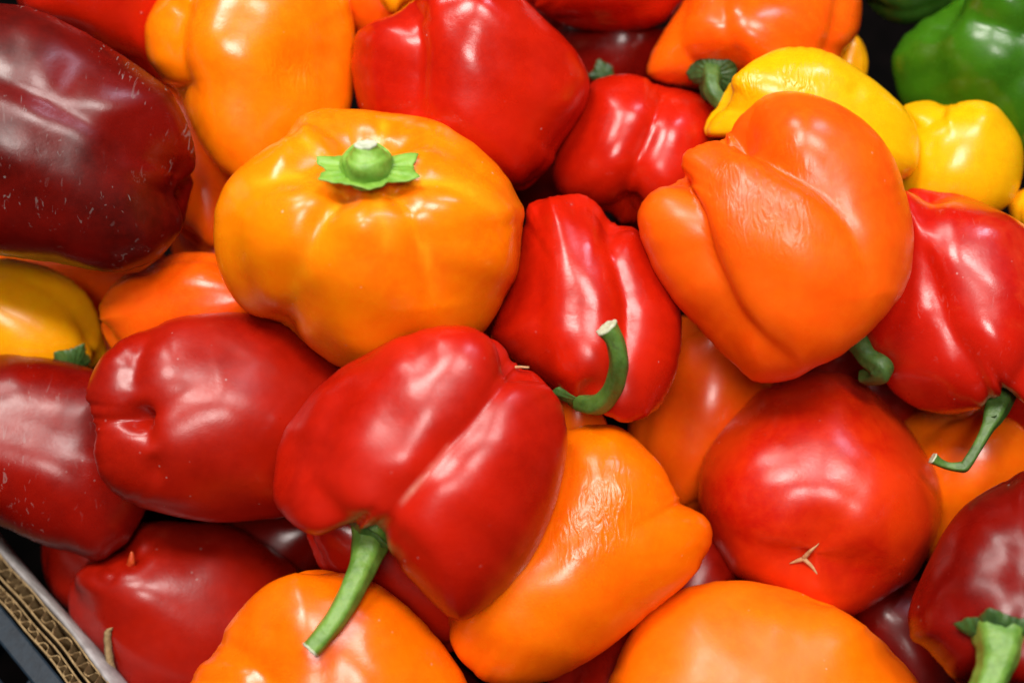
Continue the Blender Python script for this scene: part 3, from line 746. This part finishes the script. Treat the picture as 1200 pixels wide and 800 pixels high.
M['kraft'] = plain('kraft_cardboard', (.26, .165, .07), (.38, .26, .12), 500, .85, .4)
M['white_board'] = plain('white_lined_cardboard', (.20, .18, .175), (.36, .34, .335), 160, .6, .1)
M['crate'] = plain('dark_blue_plastic', (.003, .009, .017), (.008, .018, .030), 260, .5, .2, spec=.25)
M['dark'] = plain('dark_crate_bottom', (.002, .002, .002), (.004, .003, .003), 60, 1.0, .2, spec=0.0)
def on_height(px, py, h):
    d = (unproj(px, py, 1) - CAM); t = (h - CAM.z) / d.z; return CAM + d * t
rim0 = unproj(62, 715, dist_of(-105))
HR = rim0.z
A = on_height(0, 642, HR); B = on_height(130, 797, HR)
u = (B - A).normalized(); n = Vector((u.y, -u.x, 0))
if n.x > 0: n = -n
rimL = .62
O = A - u * .36
FLOOR = HR - .115
rb = random.Random(5)
def P3(su, off, z): return O + u * su + n * off + Vector((0, 0, z - O.z))
def strip(name, off, th, top, mat, parent, bottom=None, jag=.0006, step=.0015, wave=None):
    """an upright thin sheet along the rim; wave=(amplitude, period) makes it fluted"""
    bottom = FLOOR if bottom is None else bottom
    N = int(rimL / step); V = []; F = []; ph = 0; j1 = 0
    for i in range(N + 1):
        su = rimL * i / N
        if wave:
            ph += step / (wave[1] * (1 + .28 * math.sin(su * 130) + .22 * math.sin(su * 347) + .1 * math.sin(su * 901))) * 2 * math.pi
            o_ = off + wave[0] * (1 + .10 * math.sin(su * 170)) * math.tanh(1.7 * math.sin(ph)) / .98 + .00025 * math.sin(su * 410 + 1)
        else: o_ = off + .0004 * math.sin(su * 90) + .0002 * math.sin(su * 260)
        j1 = .6 * j1 + rb.uniform(-jag, jag)
        z = top + j1 + .0007 * math.sin(su * 74 + off * 500) + .0005 * math.sin(su * 203 + off * 900)
        V += [P3(su, o_, z), P3(su, o_ + th, z - rb.uniform(0, jag)), P3(su, o_ + th, bottom), P3(su, o_, bottom)]
    for i in range(N):
        a, b = i * 4, i * 4 + 4
        for k in range(4): F.append((a + k, a + (k + 1) % 4, b + (k + 1) % 4, b + k))
    F += [(0, 3, 2, 1), (N*4, N*4+1, N*4+2, N*4+3)]
    org = P3(rimL / 2, 0, FLOOR)
    return link_mesh(name, [v - org for v in V], F, mat, parent, smooth=False)
box = bpy.data.objects.new('cardboard_box', None); C.objects.link(box); box.location = P3(rimL / 2, 0, FLOOR); box.empty_display_size = .05
tag(box, 'open edge of a corrugated cardboard box with a white lining at the lower left', 'box')
V = []; F = []; N = 160
for i in range(N + 1):
    su = rimL * i / N; w_ = .0004 * math.sin(su * 90)
    for off, dz_ in ((.0007, .0006), (-.0004, .0008), (-.0034, -.0075), (-.0040, -.020), (-.0042, FLOOR - HR), (.0006, FLOOR - HR)):
        V.append(P3(su, off + w_ * (off > -.001) + .0005 * math.sin(su * 60 + off * 400), HR + dz_) - P3(rimL / 2, 0, FLOOR))
for i in range(N):
    for k in range(6): F.append((i*6+k, i*6+(k+1) % 6, i*6+6+(k+1) % 6, i*6+6+k))
F += [(5, 4, 3, 2, 1, 0), tuple(N*6+k for k in range(6))]
link_mesh('white_lining', V, F, M['white_board'], box)
l1 = strip('liner', .0008, .0005, HR + .0002, M['kraft'], box)
strip('flute', .0031, .00045, HR - .0002, M['kraft'], box, wave=(.0016, .0066), step=.0004, jag=.0005)
strip('liner', .0052, .0006, HR, M['kraft'], box)
strip('liner', .0072, .0005, HR - .0012, M['kraft'], box)
strip('flute', .0088, .0004, HR - .0014, M['kraft'], box, wave=(.0011, .0048), step=.0004, jag=.0003)
strip('liner', .0104, .0006, HR - .0012, M['kraft'], box)
crate = bpy.data.objects.new('plastic_crate', None); C.objects.link(crate); crate.location = P3(rimL / 2, .02, FLOOR); crate.empty_display_size = .05
tag(crate, 'dark blue plastic crate rim outside the cardboard at the lower left corner', 'crate')
corg = P3(rimL / 2, .02, FLOOR)
def bar(name, s0, s1, o0, o1, z0, z1, skew=0):
    V = [P3(s, o, z) for s, o, z in ((s0, o0, z0), (s1, o0, z0), (s1+skew, o1, z0), (s0+skew, o1, z0), (s0, o0, z1), (s1, o0, z1), (s1+skew, o1, z1), (s0+skew, o1, z1))]
    ob = link_mesh(name, [v - corg for v in V], [(0, 3, 2, 1), (4, 5, 6, 7), (0, 1, 5, 4), (1, 2, 6, 5), (2, 3, 7, 6), (3, 0, 4, 7)], M['crate'], crate, smooth=False)
    m = ob.modifiers.new('bevel', 'BEVEL'); m.width = .0008; m.segments = 2
    return ob
bar('rim', 0, rimL, .0116, .0195, HR - .006, HR - .003)
bar('side_wall', 0, rimL, .0117, .0135, FLOOR - .01, HR - .0062)
bar('lower_rim', 0, rimL, .0265, .0295, HR - .016, HR - .008)
for k in range(16):
    bar('rib', .02 + k * .038, .0225 + k * .038, .0137, .0262, HR - .05, HR - .0085, skew=.006)
# torn strip of paper standing up from the box edge
def ray_at(px, py, dz): return unproj(px, py, dist_of(dz))
zt_ = -105
pp = [(133, 805, zt_, 7), (131, 790, zt_ + 8, 6), (128, 770, zt_ + 16, 5), (126, 750, zt_ + 22, 4.6), (127, 739, zt_ + 26, 4.2), (131, 735, zt_ + 26, 2.4)]
q = catmull([(*(ray_at(x, y, z) - box.location), r * .00029) for x, y, z, r in pp], 8)
V = []; F = []
for i, r in enumerate(q):
    for k, (dx, dy) in enumerate(((-1, .0), (-.2, .5), (1, .1), (.2, -.4))):
        wob = 1 + .08 * math.sin(i * 1.1 + k)
        V.append(Vector(r[:3]) + RIGHT * dx * r[3] * wob + BACK * dy * r[3] * wob)
for i in range(len(q) - 1):
    for k in range(4): F.append((i*4+k, i*4+(k+1) % 4, i*4+4+(k+1) % 4, i*4+4+k))
F += [(0, 1, 2, 3), tuple(len(V)-1-k for k in range(4))]
link_mesh('torn_strip', V, F, M['kraft'], box)
# bottom of the display
s_ = 1.2
fl = link_mesh('floor', [(-s_, -s_, 0), (s_, -s_, 0), (s_, s_, 0), (-s_, s_, 0)], [(0, 1, 2, 3)], M['dark'], None, (0, 0, FLOOR - .012), smooth=False)
tag(fl, 'dark floor of the display under the crate', kind='structure')

# ---------------------------------------------------------------- lower layer of the heap
fl_src = {}
def filler(px, py, z, kind, k):
    if kind not in fl_src:
        q = [(px + 92*math.cos(a)*(1+.04*math.sin(3*a)), py + 84*math.sin(a)*(1+.05*math.cos(2*a))) for a in np.linspace(0, 2*math.pi, 14, endpoint=False)]
        p = dict(mat=kind, out=q, axis=(.7, .6, .2), layer=0, seed=k, grooves=[(-60, .14), (60, .14), (180, .16)], label='', cap=0)
        prep(p); p['z'] = z
        X, F, cr, zc = build_cam(p, 40, 60)
        p['V'] = X @ BASIS; p['zc'] = zc
        o = link_mesh('bell_pepper', p['V'], F, skin_of(p), None)
        fl_src[kind] = o
    else:
        o = fl_src[kind].copy(); C.objects.link(o)
    o.location = unproj(px, py, dist_of(z)); r_ = random.Random(k)
    o.rotation_euler = (r_.uniform(-.6, .6), r_.uniform(-.6, .6), r_.uniform(0, 6))
    tag(o, FILL_LABEL[kind], 'pepper', GH)
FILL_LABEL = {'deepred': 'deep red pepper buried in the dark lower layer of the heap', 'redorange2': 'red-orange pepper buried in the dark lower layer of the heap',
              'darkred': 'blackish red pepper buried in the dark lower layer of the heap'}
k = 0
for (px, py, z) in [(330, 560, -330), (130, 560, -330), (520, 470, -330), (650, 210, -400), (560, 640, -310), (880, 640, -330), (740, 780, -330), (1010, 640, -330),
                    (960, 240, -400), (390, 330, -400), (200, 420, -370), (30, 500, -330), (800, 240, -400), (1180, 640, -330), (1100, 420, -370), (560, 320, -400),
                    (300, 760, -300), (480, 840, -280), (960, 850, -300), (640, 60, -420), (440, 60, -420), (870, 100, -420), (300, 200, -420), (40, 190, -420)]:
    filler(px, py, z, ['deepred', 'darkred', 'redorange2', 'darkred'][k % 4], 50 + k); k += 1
